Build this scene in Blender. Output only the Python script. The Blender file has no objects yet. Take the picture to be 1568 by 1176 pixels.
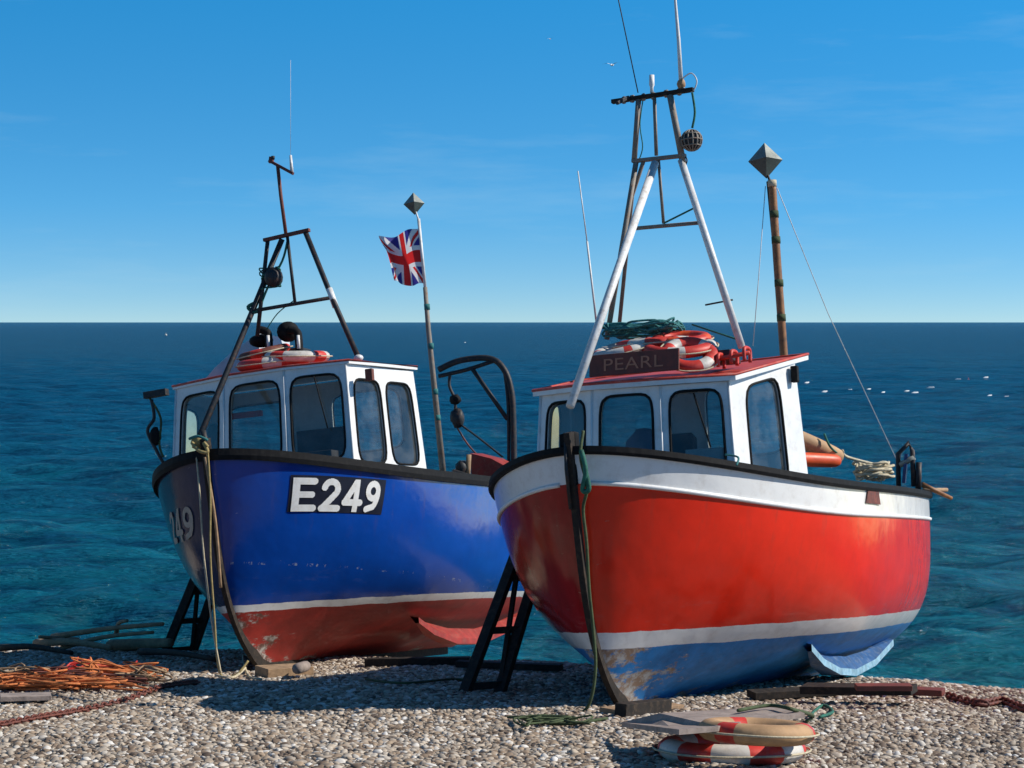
import bpy, math, random
import numpy as np
from mathutils import Vector, Matrix
from mathutils.bvhtree import BVHTree
random.seed(7); rng=np.random.default_rng(7)
scene=bpy.context.scene
F=2926.0; PITCH=math.atan(95/F); CAM=Vector((0,0,6.0))
# ------------------------------------------------------------ camera
cd=bpy.data.cameras.new("camera"); cam=bpy.data.objects.new("camera",cd); scene.collection.objects.link(cam)
cd.sensor_width=36; cd.lens=F/1568*36; cd.clip_end=60000; cd.clip_start=0.1
cam.location=CAM; cam.rotation_euler=(math.radians(90)-PITCH,0,0); scene.camera=cam
def ray(px,py):
    a=(px-784)/F; b=-(py-588)/F; c,s=math.cos(PITCH),math.sin(PITCH)
    return Vector((a, c+b*s, -s+b*c))
# ------------------------------------------------------------ light
SD=Vector((0.98,0.0,0)).normalized(); EL=math.radians(38)
SDIR=Vector((SD.x*math.cos(EL),SD.y*math.cos(EL),math.sin(EL)))
sl=bpy.data.lights.new("sun","SUN"); sl.energy=5.0; sl.angle=math.radians(.5); sl.color=(1,.95,.87)
so=bpy.data.objects.new("sun",sl); scene.collection.objects.link(so)
so.rotation_euler=SDIR.to_track_quat('Z','Y').to_euler(); so.location=(30,0,30)
w=bpy.data.worlds.new("World"); scene.world=w; w.use_nodes=True
nt=w.node_tree; nt.nodes.clear()
out=nt.nodes.new("ShaderNodeOutputWorld"); bg=nt.nodes.new("ShaderNodeBackground"); sky=nt.nodes.new("ShaderNodeTexSky")
sky.sky_type='NISHITA'; sky.sun_disc=False; sky.sun_elevation=EL; sky.sun_rotation=math.atan2(SD.x,SD.y)
sky.air_density=1.0; sky.dust_density=0.0; sky.ozone_density=2.0; sky.altitude=0
hs=nt.nodes.new("ShaderNodeHueSaturation"); hs.inputs['Saturation'].default_value=1.2
tc=nt.nodes.new("ShaderNodeTexCoord"); mp=nt.nodes.new("ShaderNodeMapping"); mp.inputs['Scale'].default_value=(1.6,1.0,11)
mp.inputs['Rotation'].default_value=(0,0.05,0)
# steeper horizon gradient: the sky is sampled a little higher than the view direction
m2=nt.nodes.new("ShaderNodeMapping"); m2.inputs['Scale'].default_value=(1,1,2.6); m2.inputs['Location'].default_value=(0,0,.10)
nt.links.new(tc.outputs['Generated'],m2.inputs[0]); nrmz=nt.nodes.new('ShaderNodeVectorMath'); nrmz.operation='NORMALIZE'
nt.links.new(m2.outputs[0],nrmz.inputs[0]); nt.links.new(nrmz.outputs[0],sky.inputs['Vector'])
sz_=nt.nodes.new('ShaderNodeSeparateXYZ'); nt.links.new(tc.outputs['Generated'],sz_.inputs[0])
tr_=nt.nodes.new('ShaderNodeValToRGB'); e=tr_.color_ramp.elements; e.new(.5); e.new(.7)
for i,(p,c) in enumerate([(0.0,(.62,.64,.61)),(.06,(.38,.75,.80)),(.17,(.20,.88,.97)),(.55,(.22,.34,.38))]): e[i].position=p; e[i].color=(*c,1)
nt.links.new(sz_.outputs[2],tr_.inputs[0])
tint=nt.nodes.new("ShaderNodeMixRGB"); tint.blend_type='MULTIPLY'; tint.inputs['Fac'].default_value=1; nt.links.new(tr_.outputs[0],tint.inputs['Color2'])
nz=nt.nodes.new("ShaderNodeTexNoise"); nz.inputs['Scale'].default_value=2.3; nz.inputs['Detail'].default_value=7; nz.inputs['Roughness'].default_value=.6
cr=nt.nodes.new("ShaderNodeValToRGB"); cr.color_ramp.elements[0].position=.54; cr.color_ramp.elements[1].position=.9
cr.color_ramp.elements[1].color=(.35,.35,.35,1); cr.color_ramp.elements[0].color=(0,0,0,1)
mx=nt.nodes.new("ShaderNodeMixRGB"); mx.inputs['Color2'].default_value=(2.4,3.4,3.9,1)
nt.links.new(sky.outputs[0],hs.inputs['Color']); nt.links.new(hs.outputs[0],tint.inputs['Color1']); nt.links.new(tc.outputs['Generated'],mp.inputs[0]); nt.links.new(mp.outputs[0],nz.inputs['Vector'])
nt.links.new(nz.outputs[0],cr.inputs[0]); nt.links.new(cr.outputs[0],mx.inputs['Fac']); nt.links.new(tint.outputs[0],mx.inputs['Color1'])
gm=nt.nodes.new("ShaderNodeMixRGB"); gm.blend_type='MULTIPLY'; gm.inputs['Fac'].default_value=1; gm.inputs['Color2'].default_value=(1.4,1.4,1.4,1)
nt.links.new(mx.outputs[0],gm.inputs['Color1']); nt.links.new(gm.outputs[0],bg.inputs[0]); bg.inputs[1].default_value=.15; nt.links.new(bg.outputs[0],out.inputs[0])
scene.view_settings.view_transform='Standard'; scene.view_settings.look='None'; scene.view_settings.exposure=0
# ------------------------------------------------------------ material helpers
class N:
    def __init__(s,name):
        s.m=bpy.data.materials.new(name); s.m.use_nodes=True; s.t=s.m.node_tree
        s.b=s.t.nodes['Principled BSDF']; s.out=s.t.nodes['Material Output']
    def n(s,t,**k):
        x=s.t.nodes.new(t)
        for a,b in k.items(): setattr(x,a,b)
        return x
    def l(s,a,b): s.t.links.new(a,b)
    def noise(s,vec,scale,detail=4,rough=.55,map=None):
        x=s.n('ShaderNodeTexNoise'); x.inputs['Scale'].default_value=scale; x.inputs['Detail'].default_value=detail; x.inputs['Roughness'].default_value=rough
        if map:
            m=s.n('ShaderNodeMapping'); m.inputs['Scale'].default_value=map; s.l(vec,m.inputs[0]); vec=m.outputs[0]
        s.l(vec,x.inputs['Vector']); return x.outputs[0]
    def math(s,op,a,b=None,c=None,clamp=False):
        x=s.n('ShaderNodeMath',operation=op); x.use_clamp=clamp
        for i,v in enumerate((a,b,c)):
            if v is None: continue
            if isinstance(v,(int,float)): x.inputs[i].default_value=v
            else: s.l(v,x.inputs[i])
        return x.outputs[0]
    def ramp(s,fac,stops,interp='LINEAR'):
        x=s.n('ShaderNodeValToRGB'); x.color_ramp.interpolation=interp
        e=x.color_ramp.elements
        while len(e)<len(stops): e.new(.5)
        for i,(p,c) in enumerate(stops):
            e[i].position=p; e[i].color=(c,c,c,1) if isinstance(c,(int,float)) else (*c,1)
        s.l(fac,x.inputs[0]); return x.outputs[0]
    def mix(s,fac,a,b,mode='MIX'):
        x=s.n('ShaderNodeMixRGB',blend_type=mode)
        for i,v in enumerate((fac,a,b)):
            if isinstance(v,(int,float)): x.inputs[i].default_value=v if i==0 else (v,v,v,1)
            elif isinstance(v,tuple): x.inputs[i].default_value=(*v,1)
            else: s.l(v,x.inputs[i])
        return x.outputs[0]
    def bump(s,h,strength=.3,dist=.01):
        x=s.n('ShaderNodeBump'); x.inputs['Strength'].default_value=strength; x.inputs['Distance'].default_value=dist
        s.l(h,x.inputs['Height']); s.l(x.outputs[0],s.b.inputs['Normal'])
def paint(name,col,rough=.45,var=.25,scale=5,bump=.15,metal=0,dirt=None,dirtamt=.5,bscale=30,trans=0,spec=.5):
    k=N(name); tc=k.n('ShaderNodeTexCoord').outputs['Object']
    n1=k.noise(tc,scale,6,.6); lo=tuple(c*(1-var) for c in col); hi=tuple(min(1,c*(1+var*.4)) for c in col)
    c=k.ramp(n1,[(.3,lo),(.7,hi)])
    if dirt:
        n2=k.noise(tc,scale*2.3,8,.7); f=k.ramp(n2,[(.5,0.0),(.68,dirtamt)]); c=k.mix(f,c,dirt)
    k.l(c,k.b.inputs['Base Color']); k.b.inputs['Roughness'].default_value=rough; k.b.inputs['Metallic'].default_value=metal; k.b.inputs['Specular IOR Level'].default_value=spec
    k.l(k.math('ADD',k.math('MULTIPLY',n1,.25),rough-.12),k.b.inputs['Roughness'])
    if bump: k.bump(k.noise(tc,bscale,5,.6),bump,.006)
    if trans:
        t=k.n('ShaderNodeBsdfTranslucent'); k.l(c,t.inputs[0]); m=k.n('ShaderNodeMixShader'); m.inputs[0].default_value=trans
        k.l(k.b.outputs[0],m.inputs[1]); k.l(t.outputs[0],m.inputs[2]); k.l(m.outputs[0],k.out.inputs[0])
    return k.m
M={}
M['white']=paint('white_paint',(.84,.84,.82),.4,.08,4,.08,dirt=(.5,.42,.32),dirtamt=.3)
M['roofred']=paint('roof_red_paint',(.6,.06,.035),.5,.3,5,.1,dirt=(.5,.3,.25),dirtamt=.4)
M['black']=paint('black_rubber',(.009,.009,.010),.75,.4,8,.3,dirt=(.04,.037,.033),dirtamt=.35,spec=.2)
M['steel']=paint('dark_steel',(.025,.03,.035),.55,.4,12,.3,dirt=(.14,.06,.03),dirtamt=.7,spec=.35)
M['rust']=paint('rusty_steel',(.2,.055,.035),.7,.5,14,.4,dirt=(.06,.03,.025),dirtamt=.8)
M['mastwhite']=paint('mast_white',(.78,.78,.76),.4,.12,8,.1,dirt=(.36,.24,.15),dirtamt=.5)
M['mastgrey']=paint('mast_grey',(.26,.23,.19),.6,.3,9,.2,dirt=(.25,.11,.05),dirtamt=.8)
M['wood']=paint('varnished_wood',(.32,.14,.045),.5,.5,7,.3,dirt=(.07,.04,.02),dirtamt=.8)
M['driftwood']=paint('driftwood',(.40,.26,.15),.85,.4,9,.6,dirt=(.16,.1,.06),dirtamt=.6)
M['greywood']=paint('grey_timber',(.36,.29,.25),.8,.35,8,.5,dirt=(.14,.11,.1),dirtamt=.5)
M['darkwood']=paint('dark_timber',(.03,.024,.02),.8,.5,8,.5,dirt=(.12,.08,.05),dirtamt=.5,spec=.3)
M['redwood']=paint('red_board',(.2,.05,.035),.6,.4,8,.3,dirt=(.09,.04,.03),dirtamt=.7)
M['orange']=paint('orange_plastic',(.75,.09,.02),.45,.25,9,.15)
M['buoyred']=paint('lifebuoy_red',(.65,.04,.025),.5,.3,9,.2,dirt=(.4,.16,.12),dirtamt=.4)
M['buoywhite']=paint('lifebuoy_white',(.66,.63,.57),.5,.2,9,.2,dirt=(.35,.28,.2),dirtamt=.4)
M['tan']=paint('tan_canvas',(.5,.3,.15),.7,.3,9,.3)
M['cream']=paint('cream_rope',(.6,.52,.36),.85,.35,30,.6,bscale=90)
M['yellowrope']=paint('yellow_rope',(.42,.32,.13),.85,.35,30,.6,bscale=90)
M['greenrope']=paint('green_rope',(.02,.16,.11),.8,.5,30,.6,bscale=90)
M['tealrope']=paint('teal_rope',(.03,.2,.2),.8,.5,30,.6,bscale=90)
M['darkrope']=paint('olive_rope',(.07,.10,.04),.85,.5,30,.6,bscale=90)
M['orangerope']=paint('orange_rope',(.65,.20,.06),.85,.4,20,.6,bscale=90)
M['tin']=paint('galvanised_tin',(.34,.36,.32),.5,.35,6,.2,metal=.3,dirt=(.1,.1,.08),dirtamt=.6)
M['darktin']=paint('dark_tin',(.10,.13,.12),.5,.35,6,.2,metal=.3)  # darker tin, used on the lower faces of the radar reflectors
M['inner']=paint('bulwark_inside',(.2,.2,.2),.7,.3,6,.2)
M['deck']=paint('deck_paint',(.18,.2,.22),.8,.3,6,.3)
M['cloth']=paint('interior_cloth',(.12,.1,.09),.8,.5,6,.3)
M['blueplastic']=paint('blue_plastic',(.02,.06,.2),.5,.3,6,.1)
M['flagred']=paint('flag_red',(.80,.03,.03),.8,.1,6,.05,trans=.5)
M['flagwhite']=paint('flag_white',(.88,.86,.86),.8,.05,6,.05,trans=.5)
M['flagblue']=paint('flag_blue',(.04,.04,.28),.8,.1,6,.05,trans=.45)
M['feather']=paint('white_feathers',(.8,.8,.78),.8,.1,6,.05)
M['canvas']=paint('grey_canvas',(.6,.66,.7),.7,.15,6,.2)
M['plate']=paint('number_plate_navy',(.012,.014,.03),.4,.3,6,.1)
M['number']=paint('number_white',(.84,.83,.80),.45,.1,10,.1,dirt=(.6,.5,.35),dirtamt=.35)
M['faded']=paint('number_faded',(.46,.40,.33),.6,.2,10,.1,dirt=(.15,.12,.1),dirtamt=.5)
M['letter']=paint('board_letter',(.5,.2,.12),.6,.2,10,.1)
# glass
k=N('window_glass'); k.t.nodes.remove(k.b)
tr=k.n('ShaderNodeBsdfTransparent'); tr.inputs[0].default_value=(.74,.78,.77,1)
gl=k.n('ShaderNodeBsdfGlossy'); gl.inputs['Roughness'].default_value=.03
fr=k.n('ShaderNodeFresnel'); fr.inputs[0].default_value=1.5
mxs=k.n('ShaderNodeMixShader'); k.l(k.math('ADD',fr.outputs[0],.04),mxs.inputs[0]); k.l(tr.outputs[0],mxs.inputs[1]); k.l(gl.outputs[0],mxs.inputs[2])
df=k.n('ShaderNodeBsdfDiffuse'); df.inputs[0].default_value=(.4,.42,.42,1)
mx2=k.n('ShaderNodeMixShader'); tcg=k.n('ShaderNodeTexCoord').outputs['Object']
k.l(k.ramp(k.noise(tcg,5,5,.6),[(.4,.03),(.75,.2)]),mx2.inputs[0]); k.l(mxs.outputs[0],mx2.inputs[1]); k.l(df.outputs[0],mx2.inputs[2]); k.l(mx2.outputs[0],k.out.inputs[0])
M['glass']=k.m
def hullmat(name,top,bottom,stripe0,stripe1,strake,wear,bwear,speck,bw=.72,scr=.0,stbd=None,chip=.12):
    k=N(name); T=k.n('ShaderNodeTexCoord'); ob=T.outputs['Object']; uv=T.outputs['UV']
    sx=k.n('ShaderNodeSeparateXYZ'); k.l(ob,sx.inputs[0]); su=k.n('ShaderNodeSeparateXYZ'); k.l(uv,su.inputs[0])
    wob=k.math('MULTIPLY',k.math('SUBTRACT',k.noise(ob,2.2,6,.65),.5),.04)
    z=k.math('ADD',sx.outputs[2],wob)
    nb=k.noise(ob,3.0,8,.65); topc=k.ramp(nb,[(.3,tuple(c*.87 for c in top)),(.7,tuple(min(1,c*1.06) for c in top))])
    st=k.noise(ob,4,5,.6,map=(3.5,3.5,.45)); topc=k.mix(k.ramp(st,[(.55,0.0),(.8,.25)]),topc,tuple(c*.5+.02 for c in top))
    if stbd: # starboard paint darkened to stand in for its shade, mottled with grime
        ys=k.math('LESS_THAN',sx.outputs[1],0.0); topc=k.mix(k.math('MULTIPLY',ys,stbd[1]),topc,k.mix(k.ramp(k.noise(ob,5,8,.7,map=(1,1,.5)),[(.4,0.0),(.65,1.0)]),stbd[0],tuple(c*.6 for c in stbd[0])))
    wp=k.noise(ob,9,4,.6,map=(1,1,.12)); dn=k.math('SUBTRACT',1.0,k.math('MULTIPLY',su.outputs[1],1.1),clamp=True)
    topc=k.mix(k.math('MULTIPLY',k.ramp(wp,[(.58,0.0),(.74,.4)]),dn),topc,(.12,.07,.05))
    nearst=k.math('MULTIPLY',k.math('ADD',sx.outputs[0],.60),chip,clamp=True)
    sc=k.math('ADD',k.noise(ob,9,9,.75,map=(.7,.7,2.2)),nearst); topc=k.mix(k.ramp(sc,[(speck,0.0),(speck+.02,.9)]),topc,wear)
    if scr:
        lz=k.math('ABSOLUTE',k.math('SUBTRACT',k.math('ADD',sx.outputs[2],k.math('MULTIPLY',sx.outputs[0],-.10)),.46))
        ln=k.math('MULTIPLY',k.math('LESS_THAN',lz,.012),k.math('GREATER_THAN',k.noise(ob,16,6,.75,map=(1,1,.4)),.585)); topc=k.mix(k.math('MULTIPLY',ln,scr),topc,wear)
    nearwl=k.math('SUBTRACT',1.0,k.math('MULTIPLY',k.math('ABSOLUTE',k.math('SUBTRACT',z,.12)),3.6),clamp=True)
    topc=k.mix(k.math('MULTIPLY',k.ramp(k.noise(ob,6,9,.75,map=(.4,.4,1.8)),[(.56,0.0),(.68,.4)]),nearwl),topc,tuple(c*.5+.12 for c in top))
    n4=k.noise(ob,3.4,9,.72,map=(.6,.6,1.6)); bc=k.ramp(k.noise(ob,4,8,.7),[(.3,tuple(c*.6 for c in bottom)),(.7,tuple(min(1,c*1.15) for c in bottom))])
    bc=k.mix(k.ramp(k.noise(ob,7,9,.75,map=(.5,.5,1.5)),[(.56,0.0),(.66,.5)]),bc,tuple(c*.4+.02 for c in bottom))
    low=k.math('MULTIPLY',k.math('SUBTRACT',-.10,z),.5,clamp=True)
    fwd=k.math('MULTIPLY',k.math('ADD',sx.outputs[0],1.6),.20,clamp=True)
    wf=k.ramp(k.math('ADD',k.math('ADD',n4,low),fwd),[(bw,0.0),(bw+.05,.95)])
    bc=k.mix(wf,bc,k.mix(k.ramp(k.noise(ob,14,6,.7),[(.45,0.0),(.6,1.0)]),bwear,(.5,.48,.44)))
    wh=k.mix(k.ramp(k.noise(ob,7,8,.7),[(.5,0.0),(.72,.4)]),(.84,.84,.82),(.5,.44,.38))
    g0=k.math('GREATER_THAN',z,stripe0); g1=k.math('GREATER_THAN',z,stripe1)
    c=k.mix(g0,bc,wh); c=k.mix(g1,c,topc)
    if strake>0:
        gs=k.math('LESS_THAN',su.outputs[1],strake); c=k.mix(gs,c,wh)
    k.l(c,k.b.inputs['Base Color'])
    rough=k.mix(g0,k.math('ADD',.65,0.0),k.math('ADD',k.math('MULTIPLY',nb,.22),.06)); k.l(rough,k.b.inputs['Roughness'])
    k.b.inputs['Coat Weight'].default_value=.1; k.b.inputs['Coat Roughness'].default_value=.08; k.b.inputs['Specular IOR Level'].default_value=.45
    h=k.math('ADD',k.math('MULTIPLY',k.noise(ob,2.0,3,.5),1.0),k.math('MULTIPLY',k.noise(ob,26,6,.6),.05)); k.bump(h,.4,.035)
    return k.m
# ------------------------------------------------------------ mesh helpers
def mesh(name,v,f,mat,parent=None,smooth=False,mi=None):
    me=bpy.data.meshes.new(name); me.from_pydata([tuple(p) for p in v],[],[tuple(q) for q in f]); me.update()
    mats=mat if isinstance(mat,(list,tuple)) else [mat]
    for m in mats: me.materials.append(M[m] if isinstance(m,str) else m)
    if mi is not None: me.polygons.foreach_set('material_index',list(mi))
    if smooth: me.polygons.foreach_set('use_smooth',[True]*len(me.polygons))
    o=bpy.data.objects.new(name,me); scene.collection.objects.link(o)
    if parent: o.parent=parent
    return o
def empty(name,mat4=None):
    o=bpy.data.objects.new(name,None); o.empty_display_size=.2; scene.collection.objects.link(o)
    if mat4 is not None: o.matrix_world=mat4
    return o
def spline(pts,n=8):
    P=[Vector(p) for p in pts]; out=[]
    for i in range(len(P)-1):
        p0=P[max(i-1,0)];p1=P[i];p2=P[i+1];p3=P[min(i+2,len(P)-1)]
        for j in range(n):
            t=j/n; out.append(.5*((2*p1)+(p2-p0)*t+(2*p0-5*p1+4*p2-p3)*t*t+(3*p1-p0-3*p2+p3)*t**3))
    out.append(P[-1]); return out
def tubegeo(pts,r,seg=8,closed=False):
    P=[Vector(p) for p in pts]; n=len(P); R=r if isinstance(r,(list,tuple)) else [r]*n
    v=[];f=[]; T=[]
    for i in range(n):
        a=P[(i-1)%n] if (closed or i>0) else P[i]; b=P[(i+1)%n] if (closed or i<n-1) else P[i]
        T.append((b-a).normalized() if (b-a).length>1e-9 else Vector((0,0,1)))
    u=T[0].cross(Vector((0,0,1)));
    if u.length<.1: u=T[0].cross(Vector((1,0,0)))
    u.normalize()
    for i in range(n):
        u=(u-T[i]*u.dot(T[i])); u.normalize(); w_=T[i].cross(u)
        for j in range(seg):
            a=2*math.pi*j/seg; v.append(P[i]+(u*math.cos(a)+w_*math.sin(a))*R[i])
    for i in range(n if closed else n-1):
        for j in range(seg):
            a=i*seg+j;b=i*seg+(j+1)%seg;c=((i+1)%n)*seg+(j+1)%seg;d=((i+1)%n)*seg+j
            f.append((a,b,c,d))
    if not closed: f.append(tuple(range(seg-1,-1,-1))); f.append(tuple((n-1)*seg+j for j in range(seg)))
    return v,f
def tube(name,pts,r,mat,parent=None,seg=8,closed=False):
    v,f=tubegeo(pts,r,seg,closed); return mesh(name,v,f,mat,parent,True)
def boxgeo(c,ax,ay,az):
    c=Vector(c); v=[];
    for sx in(-1,1):
        for sy in(-1,1):
            for sz in(-1,1): v.append(c+ax*sx+ay*sy+az*sz)
    return v,[(0,1,3,2),(4,6,7,5),(0,4,5,1),(2,3,7,6),(0,2,6,4),(1,5,7,3)]
def box(name,c,ax,ay,az,mat,parent=None,bev=.008):
    v,f=boxgeo(c,Vector(ax),Vector(ay),Vector(az)); o=mesh(name,v,f,mat,parent)
    if bev:
        b=o.modifiers.new('bev','BEVEL'); b.width=bev; b.segments=2
    return o
def plank(name,a,b,wid,th,mat,parent=None,upv=(0,0,1)):
    a=Vector(a);b=Vector(b);d=(b-a); up=Vector(upv); s=d.cross(up).normalized(); u=s.cross(d).normalized()
    return box(name,(a+b)/2,d/2,s*wid/2,u*th/2,mat,parent,.004)
def merge(parts):
    V=[];Fc=[]
    for v,f in parts:
        o=len(V); V+=list(v); Fc+=[tuple(i+o for i in q) for q in f]
    return V,Fc
def blob(name,c,r,mat,parent=None,seg=16,noise=.0,rot=None):
    v=[];f=[];nr=seg//2+1; c=Vector(c)
    for i in range(nr+1):
        for j in range(seg):
            th=math.pi*i/nr; ph=2*math.pi*j/seg
            p=Vector((math.sin(th)*math.cos(ph)*r[0],math.sin(th)*math.sin(ph)*r[1],math.cos(th)*r[2]))*(1+noise*(random.random()-.5)*(0 if i in(0,nr) else 1))
            if rot: p=rot@p
            v.append(c+p)
    for i in range(nr):
        for j in range(seg):
            f.append((i*seg+j,(i+1)*seg+j,(i+1)*seg+(j+1)%seg,i*seg+(j+1)%seg))
    return mesh(name,v,f,mat,parent,True)
def lifebuoy(name,c,R,r,nrm,parent,mats=('buoyred','buoywhite'),bands=4,phase=0,duty=.65):
    nrm=Vector(nrm).normalized(); u=nrm.orthogonal().normalized(); w_=nrm.cross(u); S=48;s2=12;v=[];f=[];mi=[]
    for i in range(S):
        a=2*math.pi*i/S; d=u*math.cos(a)+w_*math.sin(a); q=Vector(c)+d*R
        for j in range(s2):
            b=2*math.pi*j/s2; v.append(q+d*math.cos(b)*r+nrm*math.sin(b)*r*.8)
    for i in range(S):
        for j in range(s2):
            f.append((i*s2+j,((i+1)%S)*s2+j,((i+1)%S)*s2+(j+1)%s2,i*s2+(j+1)%s2))
            mi.append(0 if ((i/S*bands+phase)%1)<duty else 1)
    o=mesh(name,v,f,list(mats),parent,True,mi)
    gl_=[Vector(c)+(u*math.cos(t)+w_*math.sin(t))*(R+r*(1.12+.25*abs(math.sin(2*t+phase*6)))) for t in np.linspace(0,2*math.pi,41)[:-1]]
    tube(name+'_grab_line',gl_,.007,'cream',parent,5,True); return o
# ------------------------------------------------------------ terrain
def crest(x):
    x=np.clip(x,-12,9); return 20-.62*x-.03*x*x
def gz(x,y):
    x=np.asarray(x,float); y=np.asarray(y,float)
    base=6-(1.376+.108*np.maximum(y,-20))
    over=y-crest(x); k=.35; sm=np.where(over>6*k,over,k*np.log1p(np.exp(np.clip(over/k,-30,30))))
    z=base-.23*sm
    z=z+.025*np.sin(x*1.3+.4*y)*np.sin(y*1.1-.3*x)+.015*np.sin(x*3.1+1)*np.sin(y*2.7+x)
    return np.maximum(z,-4)
def G(px,py,lift=0):
    d=ray(px,py); s=8
    for i in range(4000):
        p=CAM+d*s
        if p.z<=float(gz(p.x,p.y))+lift: break
        s+=.01
    return p
xs=np.concatenate([[-400,-200,-100,-60,-35,-22,-15],np.arange(-11,9.01,.12),[12,18,30,50,90,200,400]])
ys=np.concatenate([[-120,-60,-30,-15,-5,2,6],np.arange(8.5,27,.12),[28,30,33,37,42,50,70]])
X,Y=np.meshgrid(xs,ys); Z=gz(X,Y); nx,ny=len(xs),len(ys)
def gridmesh(name,X,Y,Z,mat,smooth=True):
    ny,nx=X.shape; me=bpy.data.meshes.new(name); co=np.stack([X,Y,Z],-1).reshape(-1,3).astype(np.float32)
    i=np.arange(ny-1)[:,None]*nx+np.arange(nx-1)[None,:]; q=np.stack([i,i+1,i+nx+1,i+nx],-1).reshape(-1,4).astype(np.int32)
    me.vertices.add(len(co)); me.vertices.foreach_set('co',co.ravel()); me.loops.add(q.size); me.loops.foreach_set('vertex_index',q.ravel())
    me.polygons.add(len(q)); me.polygons.foreach_set('loop_start',np.arange(0,q.size,4,dtype=np.int32)); me.polygons.foreach_set('loop_total',np.full(len(q),4,np.int32))
    me.update(calc_edges=True); me.polygons.foreach_set('use_smooth',[smooth]*len(q)); me.materials.append(mat)
    o=bpy.data.objects.new(name,me); scene.collection.objects.link(o); return o
k=N('shingle'); ob=k.n('ShaderNodeTexCoord').outputs['Object']
vo=k.n('ShaderNodeTexVoronoi'); vo.inputs['Scale'].default_value=30; k.l(ob,vo.inputs['Vector'])
sepc=k.n('ShaderNodeSeparateColor'); k.l(vo.outputs['Color'],sepc.inputs[0])
c=k.ramp(sepc.outputs[0],[(0,(.08,.06,.045)),(.35,(.2,.15,.1)),(.6,(.32,.24,.16)),(.85,(.38,.33,.27)),(1,(.5,.46,.4))])
c=k.mix(k.ramp(vo.outputs['Distance'],[(0.2,0.0),(.75,.8)]),c,(.05,.04,.03))
k.l(c,k.b.inputs['Base Color']); k.b.inputs['Roughness'].default_value=.85
k.bump(k.math('SUBTRACT',1.0,vo.outputs['Distance']),.8,.03)
gridmesh('shingle_beach',X,Y,Z,k.m)
pc=bpy.data.collections.new('pebble_shapes')
k=N('pebble'); oi=k.n('ShaderNodeObjectInfo'); rr=oi.outputs['Random']
c=k.ramp(rr,[(0,(.08,.055,.042)),(.14,(.20,.14,.095)),(.36,(.42,.31,.21)),(.52,(.33,.285,.235)),(.72,(.54,.44,.33)),(.88,(.60,.54,.46)),(1,(.82,.79,.74))])
c=k.mix(k.ramp(k.noise(k.n('ShaderNodeTexCoord').outputs['Object'],1.5,5,.6),[(.35,0.0),(.7,.3)]),c,(.14,.11,.085))
k.l(c,k.b.inputs['Base Color']); k.b.inputs['Roughness'].default_value=.75; PEB=k.m
import bmesh
for i in range(6):
    bm=bmesh.new(); bmesh.ops.create_icosphere(bm,subdivisions=2,radius=1)
    sx,sy,sz=1,random.uniform(.65,.95),random.uniform(.4,.7); ph=[random.uniform(0,6) for _ in range(3)]
    for v in bm.verts:
        d=1+.16*math.sin(2.3*v.co.x+ph[0])*math.cos(2.1*v.co.y+ph[1])+.10*math.sin(3.7*v.co.z+ph[2]+2*v.co.x)
        v.co=Vector((v.co.x*sx*d,v.co.y*sy*d,v.co.z*sz*d))
    me=bpy.data.meshes.new('pebble'); bm.to_mesh(me); bm.free(); me.materials.append(PEB)
    for p in me.polygons: p.use_smooth=True
    pc.objects.link(bpy.data.objects.new('pebble_shape',me))
b_=np.arange(9.8,24.3,.25); a_=np.linspace(-1,1,60); U_,Y=np.meshgrid(a_,b_); X=U_*(Y*.268+1.0); Z=gz(X,Y)
peb=gridmesh('shingle_pebbles',X,Y,Z-.003,PEB)
ng=bpy.data.node_groups.new('scatter_pebbles','GeometryNodeTree')
ng.interface.new_socket('Geometry',in_out='INPUT',socket_type='NodeSocketGeometry'); ng.interface.new_socket('Geometry',in_out='OUTPUT',socket_type='NodeSocketGeometry')
gi=ng.nodes.new('NodeGroupInput'); go=ng.nodes.new('NodeGroupOutput'); dp=ng.nodes.new('GeometryNodeDistributePointsOnFaces')
dp.inputs['Density'].default_value=1200
ci=ng.nodes.new('GeometryNodeCollectionInfo'); ci.inputs['Collection'].default_value=pc; ci.inputs['Separate Children'].default_value=True
ip=ng.nodes.new('GeometryNodeInstanceOnPoints'); ip.inputs['Pick Instance'].default_value=True
rv=ng.nodes.new('FunctionNodeRandomValue'); rv.data_type='FLOAT_VECTOR'
rv.inputs[0].default_value=(-.5,-.5,0); rv.inputs[1].default_value=(.5,.5,6.28)
rs=ng.nodes.new('FunctionNodeRandomValue'); rs.data_type='FLOAT'; rs.inputs[2].default_value=0; rs.inputs[3].default_value=1; rs.inputs['Seed'].default_value=5
pw=ng.nodes.new('ShaderNodeMath'); pw.operation='POWER'; pw.inputs[1].default_value=3.2
mr=ng.nodes.new('ShaderNodeMath'); mr.operation='MULTIPLY_ADD'; mr.inputs[1].default_value=.030; mr.inputs[2].default_value=.011
L=ng.links.new
L(gi.outputs[0],dp.inputs['Mesh']); L(dp.outputs['Points'],ip.inputs['Points']); L(ci.outputs[0],ip.inputs['Instance'])
L(rv.outputs[0],ip.inputs['Rotation']); L(rs.outputs[1],pw.inputs[0]); L(pw.outputs[0],mr.inputs[0]); L(mr.outputs[0],ip.inputs['Scale']); L(ip.outputs[0],go.inputs[0])
md=peb.modifiers.new('scatter','NODES'); md.node_group=ng
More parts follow.
